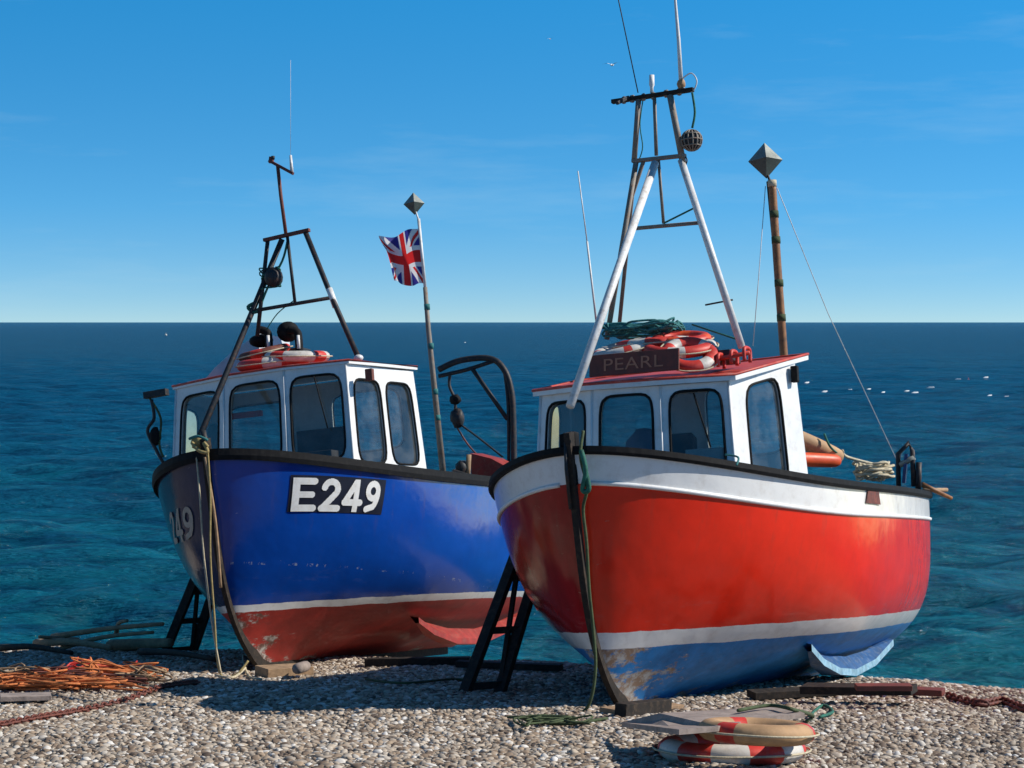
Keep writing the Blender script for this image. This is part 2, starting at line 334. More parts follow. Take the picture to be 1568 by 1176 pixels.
# ------------------------------------------------------------ sea
nr,nc=800,520
yy=21*np.exp(np.linspace(0,math.log(28000/21),nr)); uu=np.linspace(-1,1,nc)
Y=np.repeat(yy[:,None],nc,1); X=uu[None,:]*(Y*.42+14)
Z=np.zeros_like(X); dyl=yy*math.log(28000/21)/nr
for i in range(44):
    lam=.5*(16**(i/43.)); th=rng.normal(0,.5)+.12; kx,ky=math.sin(th)*2*math.pi/lam,math.cos(th)*2*math.pi/lam; ph=rng.uniform(0,6.28)
    fade=np.clip(lam/(3.0*dyl)-.6,0,1)[:,None]; amp=.0145*lam**.85*(.6+.8*rng.random())
    s=np.sin(kx*X+ky*Y+ph+.6*np.sin(kx*.31*X-ky*.23*Y+ph*2)); Z+=amp*fade*(s+.25*np.cos(2*(kx*X+ky*Y+ph)))
k=N('sea_water'); g=k.n('ShaderNodeNewGeometry').outputs['Position']; sp=k.n('ShaderNodeSeparateXYZ'); k.l(g,sp.inputs[0])
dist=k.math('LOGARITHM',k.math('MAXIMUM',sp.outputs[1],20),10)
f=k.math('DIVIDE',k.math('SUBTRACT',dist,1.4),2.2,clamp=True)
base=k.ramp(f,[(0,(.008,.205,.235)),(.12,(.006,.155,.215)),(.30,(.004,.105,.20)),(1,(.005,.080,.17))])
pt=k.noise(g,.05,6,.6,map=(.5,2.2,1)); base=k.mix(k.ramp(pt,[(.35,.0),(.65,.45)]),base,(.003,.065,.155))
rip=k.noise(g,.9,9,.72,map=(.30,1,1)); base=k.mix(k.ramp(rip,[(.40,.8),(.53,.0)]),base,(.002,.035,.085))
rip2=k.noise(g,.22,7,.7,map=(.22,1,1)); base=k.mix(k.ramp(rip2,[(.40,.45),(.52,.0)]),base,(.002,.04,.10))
bn=k.n('ShaderNodeBump'); bn.inputs['Strength'].default_value=1.0; bn.inputs['Distance'].default_value=.42
h=k.math('ADD',k.noise(g,1.8,8,.62,map=(.4,1,1)),k.math('MULTIPLY',k.noise(g,.30,6,.7,map=(.35,1.3,1)),3.0)); k.l(h,bn.inputs['Height'])
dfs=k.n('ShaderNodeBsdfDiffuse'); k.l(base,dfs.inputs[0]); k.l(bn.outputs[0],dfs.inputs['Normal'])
gls=k.n('ShaderNodeBsdfGlossy'); gls.inputs['Roughness'].default_value=.10; k.l(bn.outputs[0],gls.inputs['Normal'])
frn=k.n('ShaderNodeFresnel'); frn.inputs[0].default_value=1.33; k.l(bn.outputs[0],frn.inputs['Normal'])
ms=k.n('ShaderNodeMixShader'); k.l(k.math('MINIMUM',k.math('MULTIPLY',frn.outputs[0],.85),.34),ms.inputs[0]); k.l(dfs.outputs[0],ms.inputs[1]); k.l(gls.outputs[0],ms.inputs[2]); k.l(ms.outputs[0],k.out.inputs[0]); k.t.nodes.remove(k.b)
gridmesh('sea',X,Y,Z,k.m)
# ------------------------------------------------------------ boats
class Boat:
    def __init__(s,px,py,D,ztop,th,tilt,roll,L,B,sheer0,sheerm,zk):
        th,tilt,roll=map(math.radians,(th,tilt,roll)); S,Cc=math.sin(th),math.cos(th)
        fwd=Vector((-S*math.cos(tilt),-Cc*math.cos(tilt),math.sin(tilt))); port=Vector((Cc,-S,0)); up=fwd.cross(port)
        p2=port*math.cos(roll)+up*math.sin(roll); u2=up*math.cos(roll)-port*math.sin(roll)
        R=Matrix((fwd,p2,u2)).transposed(); d=ray(px,py); top=CAM+d*(D/d.y); o=top-R@Vector((0,0,ztop))
        s.M=Matrix.Translation(o)@R.to_4x4(); s.inv=s.M.inverted(); s.L=L;s.B=B;s.s0=sheer0;s.sm=sheerm;s.zk=zk
        s.e=empty('fishing_boat',s.M)
    def on(s,px,py,axis,val):
        o=s.inv@CAM; d=s.inv.to_3x3()@ray(px,py); return o+d*((val-o[axis])/d[axis])
    def hit(s,px,py):
        o=s.inv@CAM; d=(s.inv.to_3x3()@ray(px,py)).normalized(); return s.bvh.ray_cast(o,d)[0]
    def loc(s,p): return s.inv@Vector(p)
    def sheer(s,t): return s.sm+(s.s0-s.sm)*max(0,1-t/3)**2.5+.04*(t/6)**2
    def xst(s,z): q=(s.s0-z)/(s.s0+.55); q=max(q,-.3); return -.30*q-.55*max(q,0)**5
    def pt(s,a,h):
        zk=s.zk; zst=zk+h*(s.s0-zk); xst=s.xst(zst); t=a*(s.L+xst); x=xst-t
        z=zk+h*(s.sheer(-x)-zk)
        h=max(h,0); g=1-h
        T=3.0+.35*g; p=2.2-.35*g; q=.56+.18*g+.25*g**6
        e=(1-(1-min(t/T,1))**p)**q
        w_=min(1,t/3.2); w_=w_*w_*(3-2*w_)
        Bh=(1-w_)*(1-g**2.9)+w_*(1-g**4.8)
        st=1 if t<3 else 1-.13*((t-3)/3)**2
        if t>5: Bh*=1-.10*((t-5)/1.2)**2*(1-h)
        return Vector((x,s.B*e*Bh*st,z))
    def build(s,mat,railmat,railw,railh):
        na,nh=56,34; A=[(i/na)**1.45 for i in range(na+1)]; H=[(j/nh)**1.35 for j in range(nh+1)]
        v=[];f=[];uv=[]
        for side in(1,-1):
            o=len(v)
            for a in A:
                for h in H:
                    p=s.pt(a,h); v.append(Vector((p.x,p.y*side,p.z))); uv.append((p.x,s.sheer(-p.x)-p.z))
            for i in range(na):
                for j in range(nh):
                    q=(o+i*(nh+1)+j,o+(i+1)*(nh+1)+j,o+(i+1)*(nh+1)+j+1,o+i*(nh+1)+j+1); f.append(q[::-1] if side==1 else q)
        P=[na*(nh+1)+j for j in range(nh+1)]; Q=[(na+1)*(nh+1)+na*(nh+1)+j for j in range(nh+1)]
        for j in range(nh): f.append((P[j],P[j+1],Q[j+1],Q[j]))
        o=mesh('hull',v,f,mat,s.e,True); ul=o.data.uv_layers.new(name='UVMap')
        for lp in o.data.loops: ul.data[lp.index].uv=uv[lp.vertex_index]
        for p in o.data.polygons[-nh:]: p.use_smooth=False
        s.bvh=BVHTree.FromPolygons(v,f)
        prof=[]
        for z in np.linspace(s.s0+.12,s.zk,26): prof.append(Vector((s.xst(z)+.02,0,z)))
        prof.append(Vector((s.xst(s.zk)-.15,0,s.zk-.05)))
        for x in np.linspace(s.xst(s.zk)-.5,-s.L+.2,8): prof.append(Vector((x,0,s.zk-.05)))
        vv=[];ff=[]
        for i,p in enumerate(prof):
            a=prof[max(i-1,0)];b=prof[min(i+1,len(prof)-1)]; t=(b-a).normalized(); nrm=Vector((-t.z,0,t.x))
            if nrm.x<0 and i<26: nrm=-nrm
            if i>=26: nrm=Vector((0,0,-1))
            for sy,sn in((-.032,-.08),(.032,-.08),(.024,.028),(-.024,.028)): vv.append(p+Vector((0,sy,0))+nrm*sn)
        for i in range(len(prof)-1):
            for j in range(4): ff.append((i*4+j,i*4+(j+1)%4,(i+1)*4+(j+1)%4,(i+1)*4+j))
        ff.append((0,1,2,3)); n=len(prof); ff.append((n*4-1,n*4-2,n*4-3,n*4-4)); s.stem=prof
        mesh('stem_and_keel',vv,ff,'darkwood',s.e)
        for side,nm in((1,'port'),(-1,'starboard')):
            pts=[s.pt(a,1) for a in A]; pts=[Vector((p.x,p.y*side,p.z)) for p in pts]
            vv=[];ff=[]; inn=[]
            for i,p in enumerate(pts):
                a=pts[max(i-1,0)];b=pts[min(i+1,len(pts)-1)]; t=(b-a); t.z=0; t.normalize(); nrm=Vector((t.y,-t.x,0))
                if nrm.y*side<0: nrm=-nrm
                if i==0: nrm=Vector((.6,.8*side,0))
                for dn,dz in((.022,-railh),(.034,-railh*.5),(.028,.02),(-railw,.022),(-railw,-.04)):
                    q=p+nrm*dn+Vector((0,0,dz))
                    if q.y*side<0: q.y=0
                    vv.append(q)
                q=p-nrm*(railw-.02)
                if q.y*side<0.0: q.y=0
                hh=1-.30/(p.z-s.zk); lo=s.pt(A[i],hh); yl=max(0,lo.y*.97-.035)
                q1=Vector((lo.x-.04,yl*side,p.z-.30)); inn.append((q,q1))
            for i in range(len(pts)-1):
                for j in range(5): ff.append((i*5+j,i*5+(j+1)%5,(i+1)*5+(j+1)%5,(i+1)*5+j))
            ff.append(tuple(range(5))); ff.append(tuple(len(vv)-1-j for j in range(5)))
            mesh('gunwale_'+nm,vv,ff,railmat,s.e,False)
            vb=[];fb=[]
            for q,q1 in inn: vb.append(q); vb.append(q1); vb.append(Vector((q1.x,0,q1.z+.005)))
            for i in range(len(inn)-1):
                fb.append((i*3,i*3+1,i*3+4,i*3+3)); fb.append((i*3+1,i*3+2,i*3+5,i*3+4))
            mesh('deck_'+nm,vb,fb,['inner','deck'],s.e,True,[0,1]*(len(inn)-1))
            if s.bead:
                bp=[]
                for a in A[1:]:
                    p0=s.pt(a,1); h=1-s.bead/(p0.z-s.zk); p=s.pt(a,h); bp.append(Vector((p.x,(p.y+.004)*side,p.z)))
                tube('rubbing_strake_'+nm,bp,.018,s.beadmat,s.e,8)
def textmesh(txt,off):
    cu=bpy.data.curves.new('t','FONT'); cu.body=txt; cu.offset=off; cu.resolution_u=6; cu.space_character=1.05
    o=bpy.data.objects.new('t',cu); scene.collection.objects.link(o); bpy.context.view_layer.update()
    me=bpy.data.meshes.new_from_object(o.evaluated_get(bpy.context.evaluated_depsgraph_get())); bpy.data.objects.remove(o)
    return me
def bil(c,u,v): # corners BL,BR,TR,TL
    return (c[0]*(1-u)+c[1]*u)*(1-v)+(c[3]*(1-u)+c[2]*u)*v
def onhull(b,p,side,lift):
    h,n,_,_=b.bvh.ray_cast(Vector((p.x,4*side,p.z)),Vector((0,-side,0)))
    if not h: return p
    if n.y*side<0: n=-n
    return h+n*lift
# bold stencil characters: thick strokes in a unit-height cell, width .72
def arc(cx,cy,rx,ry,a0,a1,n=20): return [(cx+rx*math.cos(math.radians(a0+(a1-a0)*i/n)),cy+ry*math.sin(math.radians(a0+(a1-a0)*i/n))) for i in range(n+1)]
GL={'E':[[(.10,.0),(.10,1)],[(.10,.90),(.60,.90)],[(.10,.5),(.54,.5)],[(.10,.10),(.62,.10)]],
 '2':[arc(.34,.68,.22,.22,170,-30)+[(.12,.12)],[(.08,.10),(.62,.10)]],
 '4':[[(.46,.0),(.46,1.0)],[(.44,.94),(.08,.34)],[(.04,.29),(.64,.29)]],
 '9':[arc(.33,.67,.21,.23,0,360),arc(.19,.64,.35,.56,5,-55)+[(.12,.10)]]}
def segd(px,py,a,b):
    ax,ay=a;bx,by=b; dx,dy=bx-ax,by-ay; t=((px-ax)*dx+(py-ay)*dy)/(dx*dx+dy*dy+1e-12); t=np.clip(t,0,1); return np.hypot(px-ax-t*dx,py-ay-t*dy)
def hulltext(b,txt,side,C,mat,lift=.008,name='registration_number',sw=.098):
    adv=.80; W=adv*len(txt)-.08; nx=int(64*len(txt)); nz=64
    px,py=np.meshgrid((np.arange(nx)+.5)/nx*W,(np.arange(nz)+.5)/nz); m=np.zeros_like(px,bool)
    for i,ch in enumerate(txt):
        for st in GL[ch]:
            for a,c in zip(st[:-1],st[1:]): m|=segd(px-i*adv,py,a,c)<sw
    m&=(py>.0)&(py<1)
    V={};vl=[];f=[]
    def vid(i,j):
        if (i,j) not in V: V[(i,j)]=len(vl); vl.append(onhull(b,bil(C,i/nx,j/nz),side,lift))
        return V[(i,j)]
    for j,i in zip(*np.nonzero(m)): f.append((vid(i,j),vid(i+1,j),vid(i+1,j+1),vid(i,j+1)))
    return mesh(name,vl,f,mat,b.e,True)
def hullpatch(b,name,side,C,mat,lift=.004,nx=16,nz=6):
    v=[];f=[]
    for i in range(nx+1):
        for j in range(nz+1): v.append(onhull(b,bil(C,i/nx,j/nz),side,lift))
    for i in range(nx):
        for j in range(nz): a=i*(nz+1)+j; f.append((a,a+nz+1,a+nz+2,a+1))
    return mesh(name,v,f,mat,b.e,True)
def panel(b,name,BL,BR,TR,TL,wins,wall='white'):
    BL,BR,TR,TL=map(Vector,(BL,BR,TR,TL)); P=lambda u,v:(BL*(1-u)+BR*u)*(1-v)+(TL*(1-u)+TR*u)*v
    nrm=(BR-BL).cross(TL-BL).normalized()
    V=[];Fc=[]; GV=[];GF=[]; rub=[]
    cuts=[0]+[(wins[i][2]+wins[i+1][0])/2 for i in range(len(wins)-1)]+[1]
    if not wins:
        V=[BL,BR,TR,TL]; Fc=[(0,1,2,3)]
    for wi,(u0,v0,u1,v1) in enumerate(wins):
        ua,ub=cuts[wi],cuts[wi+1]; cu,cv=(u0+u1)/2,(v0+v1)/2; a,bb=(u1-u0)/2,(v1-v0)/2
        ang=set(2*math.pi*i/48 for i in range(48))
        for cx,cy in((ua,0),(ub,0),(ub,1),(ua,1)): ang.add(math.atan2((cy-cv)/bb,(cx-cu)/a)%(2*math.pi))
        ang=sorted(ang); n=len(ang); o=len(V); ring=[]
        for t in ang:
            c_,s_=math.cos(t),math.sin(t); r=(abs(c_)**6+abs(s_)**6)**(-1/6)
            ring.append((cu+a*c_*r,cv+bb*s_*r))
            dx,dy=a*c_,bb*s_; k_=min([((ub-cu)/dx if dx>1e-9 else (ua-cu)/dx if dx<-1e-9 else 1e9),((1-cv)/dy if dy>1e-9 else -cv/dy if dy<-1e-9 else 1e9)])
            V.append(P(cu+dx*k_,cv+dy*k_))
        for q in ring: V.append(P(*q))
        for q in ring: V.append(P(*q)-nrm*.045)
        for i in range(n):
            j=(i+1)%n; Fc.append((o+i,o+j,o+n+j,o+n+i)); Fc.append((o+n+i,o+n+j,o+2*n+j,o+2*n+i))
        g=len(GV); GV+= [P(*q)-nrm*.022 for q in ring]; GF.append(tuple(range(g,g+n)))
        rub.append(tubegeo([P(*q)+nrm*.002 for q in ring],.012,6,True))
    mesh(name+'_wall',V,Fc,wall,b.e)
    if wins:
        mesh(name+'_glass',GV,GF,'glass',b.e); v,f=merge(rub); mesh(name+'_window_seal',v,f,'black',b.e,True)
def wheelhouse(b,pts,zb,ztops,inset,wins,roofmat,fascia,over=.07,aftext=.2,th=.045,crown=0.0):
    n=len(pts); bot=[Vector((x,y,zb)) for x,y in pts]
    cx=sum(p[0] for p in pts)/n
    top=[Vector((x-(inset if i<4 else -.04),y*(1-.07),z)) for i,((x,y),z) in enumerate(zip(pts,ztops))]
    names=['front_starboard','front_centre','front_port','side_port','back','side_starboard']
    for i in range(n):
        j=(i+1)%n; panel(b,names[i],bot[i],bot[j],top[j],top[i],wins[i])
    rp=[]
    for i,p in enumerate(top):
        d=Vector((p.x-cx,p.y,0)); d.normalize(); q=p+d*over
        if i>=4: q=q+Vector((-aftext,0,.02))
        rp.append(q)
    cz=sum(p.z for p in rp)/n+crown; cen=Vector((sum(p.x for p in rp)/n,0,cz))
    V=[p.copy() for p in rp]+[p+Vector((0,0,th)) for p in rp]+[p*.5+cen*.5+Vector((0,0,th+.01)) for p in rp]+[cen+Vector((0,0,th+.01))]
    Fc=[];mi=[]
    Fc.append(tuple(range(n))[::-1]); mi.append(1)
    for i in range(n):
        j=(i+1)%n; Fc.append((i,j,n+j,n+i)); mi.append(1); Fc.append((n+i,n+j,2*n+j,2*n+i)); mi.append(0); Fc.append((2*n+i,2*n+j,3*n)); mi.append(0)
    mesh('wheelhouse_roof',V,Fc,[roofmat,fascia],b.e,False,mi)
    tube('roof_edge_trim',[p+Vector((0,0,th+.004)) for p in rp],.012,roofmat,b.e,8,True)
    # vertical corner beads and a window wiper
    for i in range(4): tube('corner_bead',[bot[i]+Vector((.004,0,0)),top[i]+Vector((.004,0,0))],.012,'white',b.e,6)
    m=(top[2]+top[3])/2; q=(bot[2]+bot[3])/2; a=q.lerp(m,.93)+Vector((.03,0,0)); c=q.lerp(m,.55)+Vector((.04,.12,0)); tube('window_wiper',[a,c],.007,'black',b.e,5)
    return top
def octa(b,name,c,r,h,mats,rot=.5):
    c=Vector(c); v=[c+Vector((0,0,h)),c-Vector((0,0,h))]
    for i in range(4): a=rot+i*math.pi/2; v.append(c+Vector((math.cos(a)*r,math.sin(a)*r,0)))
    f=[];mi=[]
    for i in range(4):
        a,d=2+i,2+(i+1)%4; f.append((0,a,d)); f.append((1,d,a)); mi+=[0,1]
    return mesh(name,v,f,list(mats),b.e,False,mi)
# ============ RED BOAT
R=Boat(872,657,14.3,1.60,25,6.3,5.5,6.2,1.52,1.45,1.17,-.58)
R.bead=.25; R.beadmat='white'
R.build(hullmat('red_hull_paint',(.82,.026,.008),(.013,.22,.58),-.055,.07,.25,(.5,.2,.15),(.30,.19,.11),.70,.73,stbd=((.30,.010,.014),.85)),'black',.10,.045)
zt=[2.04,2.02,2.01,2.02,2.27,2.22]
top=wheelhouse(R,[(-1.47,-.98),(-1.2,-.36),(-1.2,.28),(-1.38,.84),(-2.6,1.10),(-2.6,-1.10)],.85,zt,.10,
 [[(.14,.34,.88,.94)],[(.12,.34,.88,.95)],[(.12,.32,.88,.95)],[(.22,.22,.72,.93)],[(.08,.45,.4,.9),(.6,.45,.92,.9)],[(.2,.36,.8,.9)]],'roofred','white')
box('console',(-1.7,0,1.15),(.2,0,0),(0,.7,0),(0,0,.22),'cloth',R.e)
box('chart_screen',(-1.65,.25,1.5),(.06,0,.02),(0,.16,0),(0,0,.12),'black',R.e)
blob('jacket',(-2.1,-.2,1.45),(.18,.2,.3),'blueplastic',R.e,12,.2)
box('white_box',(-1.55,.55,1.40),(.1,0,0),(0,.16,0),(0,0,.09),'white',R.e)
PM=lambda px,py,x=-1.9:R.on(px,py,0,x)
foot=R.on(873,622,0,-.12)
apexF=PM(1003,250,-1.85)
tube('mast_front_leg',[foot,apexF],.034,'mastwhite',R.e,12)
tube('mast_port_leg',[R.on(1136,532,0,-1.8),PM(1043,245)],.031,'mastwhite',R.e,12)
tube('mast_port_leg_upper',[PM(1046,250),PM(1026,146)],.028,'mastgrey',R.e,10)
tube('mast_starboard_leg',[R.on(929,520,0,-2.0),PM(974,248)],.024,'mastgrey',R.e,10)
tube('mast_starboard_upper',[PM(971,248),PM(978,150)],.024,'mastgrey',R.e,10)
tube('mast_aft_leg',[R.on(948,500,0,-2.3),PM(968,300,-2.1),PM(985,248)],.018,'mastgrey',R.e,8)
tube('mast_centre',[PM(1002,150),PM(1005,238)],.017,'mastgrey',R.e,8)
tube('mast_centre_lower',[PM(1008,240),PM(1016,342)],.014,'mastgrey',R.e,8)
plank('mast_spreader_top',PM(937,156),PM(1062,137),.05,.035,'darkwood',R.e)
plank('mast_spreader_mid',PM(968,247),PM(1050,238),.05,.03,'mastgrey',R.e)
tube('mast_brace',[PM(970,350),PM(1072,341)],.017,'mastgrey',R.e,8)
tube('mast_diagonal',[PM(1016,342),PM(1064,318)],.008,'greenrope',R.e,6)
for px in(955,968,985,1000,1020,1040): 
    p=PM(px,156-(px-937)*.15); blob('lashing',p,(.02,.03,.035),'mastgrey',R.e,8,.3)
plank('spreader_stub',PM(962,149,-1.85),PM(945,158,-1.7),.03,.03,'steel',R.e)
tube('whip_aerial',[PM(977,142),PM(947,0),PM(944,-20)],.005,'steel',R.e,6)
tube('vhf_aerial',[PM(1043,128),PM(1039,60),PM(1034,0),PM(1032,-40)],[.02,.017,.012,.01],'mastwhite',R.e,8)
tube('masthead_lamp',[PM(998,142),PM(998,134),PM(998,130),PM(998,115)],[.015,.015,.024,.022],'white',R.e,10)
blob('masthead_fitting',PM(1043,128),(.035,.035,.05),'tan',R.e,10,.4)
tube('cable_loop',spline([PM(1043,122),PM(1058,112),PM(1067,124),PM(1060,140),PM(1046,134)],6),.006,'mastwhite',R.e,6)
tube('cable_run',spline([PM(1030,150),PM(1036,190),PM(1043,230),PM(1052,245),PM(1046,260)],6),.006,'steel',R.e,6)
tube('cable_run',spline([PM(985,150),PM(980,190),PM(984,225),PM(978,246)],6),.005,'greenrope',R.e,6)
tube('halyard',spline([PM(1060,142),PM(1064,172),PM(1060,196)],5),.010,'greenrope',R.e,6)
bc=PM(1059,215); blob('fishing_float',bc,(.085,.085,.085),'steel',R.e,16)
nets=[]
for i in range(7):
    a=math.pi*i/7; nets.append(tubegeo([bc+Vector((math.cos(a)*math.cos(t)*.09,math.sin(a)*math.cos(t)*.09,math.sin(t)*.09)) for t in np.linspace(0,2*math.pi,20)[:-1]],.006,5,True))
for zz in(-.05,0,.05):
    rr_=math.sqrt(.09**2-zz*zz); nets.append(tubegeo([bc+Vector((math.cos(t)*rr_,math.sin(t)*rr_,zz)) for t in np.linspace(0,2*math.pi,20)[:-1]],.006,5,True))
v,f=merge(nets); mesh('float_netting',v,f,'mastgrey',R.e,True)
tube('starboard_whip',[R.on(913,492,0,-2.4),R.on(899,370,0,-2.4)],.010,'mastwhite',R.e,6)
tube('starboard_whip_top',[R.on(899,370,0,-2.4),R.on(885,262,0,-2.4)],.006,'mastwhite',R.e,6)
tube('short_bar',[R.on(1080,467,0,-1.9),R.on(1122,459,0,-1.9)],.008,'steel',R.e,6)
W=lambda px,py:R.on(px,py,0,-3.2)
wp=W(1200,540); wq=W(1182,276); base=wp+(wp-wq).normalized()*1.25
tube('wooden_pole',spline([base,wp,W(1190,400),wq],5),.037,'wood',R.e,12)
tube('pole_side_batten',[W(1197,500),W(1176,278)],.016,'darkwood',R.e,8)
octa(R,'radar_reflector',W(1172,246),.155,.165,('tin','darktin'),.35)
tube('reflector_stalk',[W(1182,285),W(1173,262)],.012,'steel',R.e,6)
for t in(.02,.2,.35,.6,.8):
    p=wq.lerp(wp,t); tube('pole_lashing',[p-Vector((0,0,.03)),p+Vector((0,0,.03))],.042,'cream' if t<.1 else 'darkrope',R.e,10)
tube('backstay',[W(1190,288),R.on(1268,480,0,-4.4),R.on(1372,702,0,-5.9)],.004,'mastwhite',R.e,5)
tube('stay_line',[W(1172,285),W(1162,420),W(1153,530)],.004,'mastwhite',R.e,5)
c1=R.on(903,545,0,-1.30);c2=R.on(1040,533,0,-1.30);c3=R.on(1040,566,0,-1.30);c4=R.on(903,578,0,-1.30)
mid=(c1+c2+c3+c4)/4; box('name_board',mid,(.012,0,0),(c2-c1)*.5,(c1-c4)*.5,'redwood',R.e,.004)
me=textmesh('PEARL',.0); co=[v.co.copy() for v in me.vertices]; ax=min(p.x for p in co);bx=max(p.x for p in co);ay=min(p.y for p in co);by=max(p.y for p in co)
for v in me.vertices:
    u=(v.co.x-ax)/(bx-ax);q=(v.co.y-ay)/(by-ay); v.co=mid+Vector((.0175,0,0))+(c2-c1)*(u-.5)*.66+(c1-c4)*(q-.5)*.55
me.materials.append(M['letter']); o=bpy.data.objects.new('name_lettering',me); scene.collection.objects.link(o); o.parent=R.e
lifebuoy('lifebuoy',R.on(1040,532,0,-1.75),.25,.062,(.3,.1,1),R.e,phase=.2)
lifebuoy('lifebuoy',R.on(1056,543,0,-1.60),.18,.058,(.6,.3,.8),R.e,phase=.6)
lifebuoy('lifebuoy',R.on(1000,527,0,-1.95),.26,.06,(.1,0,1),R.e,phase=.45)
lifebuoy('lifebuoy',R.on(955,535,0,-1.75),.22,.06,(.3,-.1,1),R.e,mats=('buoywhite','buoyred'),phase=.1,duty=.8)
lifebuoy('lifebuoy',R.on(1043,519,0,-1.95),.2,.055,(.25,.1,1),R.e,phase=.3,mats=('buoyred','orange'))
tp=[]
cc=R.on(985,511,0,-2.05)
for i in range(160):
    t=i*.55; tp.append(cc+Vector((math.sin(t*.83)*.17+random.uniform(-.04,.04),math.cos(t)*.30+random.uniform(-.05,.05),abs(math.sin(t*.31))*.07+random.uniform(-.03,.03))))
tube('rope_heap',spline(tp,3),.010,'tealrope',R.e,5)
for i in range(3):
    a=R.on(1100+i*20,562-i*5,0,-1.6); b_=a+Vector((-.01,.0,.10)); tube('roof_bracket',spline([a,b_,b_+Vector((-.14,.0,0)),a+Vector((-.15,0,0))],4),.016,'buoyred',R.e,8)
tube('roof_rail',[R.on(1092,551,0,-1.62),R.on(1148,540,0,-1.62)],.018,'buoyred',R.e,8)
box('roof_locker',R.on(1105,548,0,-1.85),(.14,0,.01),(0,.12,0),(0,0,.04),'steel',R.e)
tube('roof_stick',[R.on(1060,497,0,-2.3),R.on(1130,520,0,-1.9)],.008,'greenrope',R.e,6)
box('side_lamp',R.on(1217,573,0,-2.45),(.03,0,0),(0,.03,0),(0,0,.07),'black',R.e)
box('bow_post',Vector((-.06,0,1.38)),(.04,0,0),(0,.036,0),(0,0,.2),'black',R.e)
box('bow_fairlead',Vector((-.09,-.06,1.53)),(.04,0,0),(0,.05,.01),(0,0,.05),'black',R.e)
tube('bow_iron',[Vector((.04,-.02,1.5)),Vector((.05,-.02,1.3)),Vector((.0,-.02,1.0))],.014,'steel',R.e)
hp=[R.on(893,660,0,.02),R.on(889,700,0,.10),R.on(899,745,0,.07)]
tube('green_rope_hank',spline([hp[0],hp[1],hp[2],R.on(893,780,0,.02),R.on(898,830,0,-.0),R.on(902,900,0,-.05),R.on(908,960,0,-.1),R.on(912,1020,0,-.1),R.on(905,1070,0,-.1),R.on(890,1092,0,-.1),R.on(860,1096,0,-.1)],8),.013,'darkrope',R.e,6)
tube('rope_tuft',spline([R.on(890,690,0,.1),R.on(897,720,0,.13),R.on(892,750,0,.1),R.on(902,748,0,.1),R.on(895,715,0,.12)],6),.02,'greenrope',R.e,6)
tube('deck_rope',spline([R.on(1110,696,1,1.2),R.on(1130,700,1,1.3),R.on(1128,712,1,1.35)],5),.008,'tealrope',R.e,6)
def cap(name,a,b,r,mat,par):
    a,b=Vector(a),Vector(b); pts=[a+(b-a)*t for t in(0,.03,.08,.2,.5,.8,.92,.97,1)]; return tube(name,pts,[r*.2,r*.65,r*.9,r,r*1.05,r,r*.9,r*.65,r*.2],mat,par,12)
cap('canvas_fender',R.on(1208,664,0,-2.85),R.on(1290,703,0,-3.2),.075,'tan',R.e)
cap('orange_fender',R.on(1198,702,0,-2.6),R.on(1287,706,0,-3.1),.06,'orange',R.e)
tube('fender_lanyard',spline([R.on(1262,664,0,-3),R.on(1272,685,0,-3),R.on(1290,700,0,-3.2)],5),.01,'greenrope',R.e,6)
rc=R.on(1338,724,0,-4.0); cp=[]
for i in range(150):
    t=i*.42; rr_=.13+.05*math.sin(i*.9); cp.append(rc+Vector((math.cos(t)*rr_*1.3,math.sin(t)*rr_,(i%37)/37*.14-.05+random.uniform(-.015,.015))))
tube('rope_coil',spline(cp,2),.013,'cream',R.e,6)
tube('rope_tail',spline([rc+Vector((.1,.1,.05)),R.on(1298,700,0,-3.6),R.on(1290,690,0,-3.3)],5),.014,'cream',R.e,6)
Q=lambda px,py:R.on(px,py,0,-5.6)
tube('stern_roller_frame',[Q(1376,745),Q(1375,695),Q(1392,678),Q(1397,690),Q(1399,745)],.025,'steel',R.e,8)
tube('stern_roller',[Q(1378,712),Q(1400,700)],.03,'tin',R.e,10)
tube('stern_bollard',[Q(1406,750),Q(1407,708)],.03,'steel',R.e,10)
plank('stern_bracket',Q(1384,740),Q(1388,695),.05,.03,'blueplastic',R.e)
tube('tiller_stick',[R.on(1412,742,0,-6.0),R.on(1457,763,0,-6.3)],[.03,.02],'wood',R.e,8)
tube('tiller_stick',[R.on(1414,750,0,-6.0),R.on(1450,750,0,-6.3)],[.02,.02],'driftwood',R.e,8)
def quadhit(b,*px):
    r=[b.hit(*p) for p in px]
    return r if all(r) else None
C=quadhit(R,(1314,780),(1350,784),(1346,748),(1320,742))
if C: hullpatch(R,'scupper_patch',1,C,'tin',.010)
C=quadhit(R,(1324,770),(1346,773),(1343,752),(1327,748))
if C: hullpatch(R,'scupper_hole',1,C,'rust',.015)
C=quadhit(R,(1354,788),(1361,789),(1358,746),(1346,744))
if C: hullpatch(R,'rubber_strap',1,C,'black',.03,4,8)
def skid(b,pxs,yv,mats,th=.04,drop=.10):
    pts=[b.on(px,py,1,yv) for px,py in pxs]; n=len(pts); V=[];Fc=[];mi=[]
    for i,p in enumerate(pts):
        s=math.sin(math.pi*i/(n-1)); V+= [p+Vector((0,-.06,.05+.10*s)),p+Vector((0,th+.0,.03)),p+Vector((0,th,-drop*.3)),p+Vector((0,-.14*s,-drop*.3))]
    for i in range(n-1):
        for j in range(4): Fc.append((i*4+j,i*4+(j+1)%4,(i+1)*4+(j+1)%4,(i+1)*4+j)); mi.append(1 if j==1 else 0)
    mesh('bilge_skid',V,Fc,mats,b.e,False,mi)
M['skidblue']=paint('skid_blue',(.012,.09,.25),.6,.4,8,.3,dirt=(.3,.3,.28),dirtamt=.4)
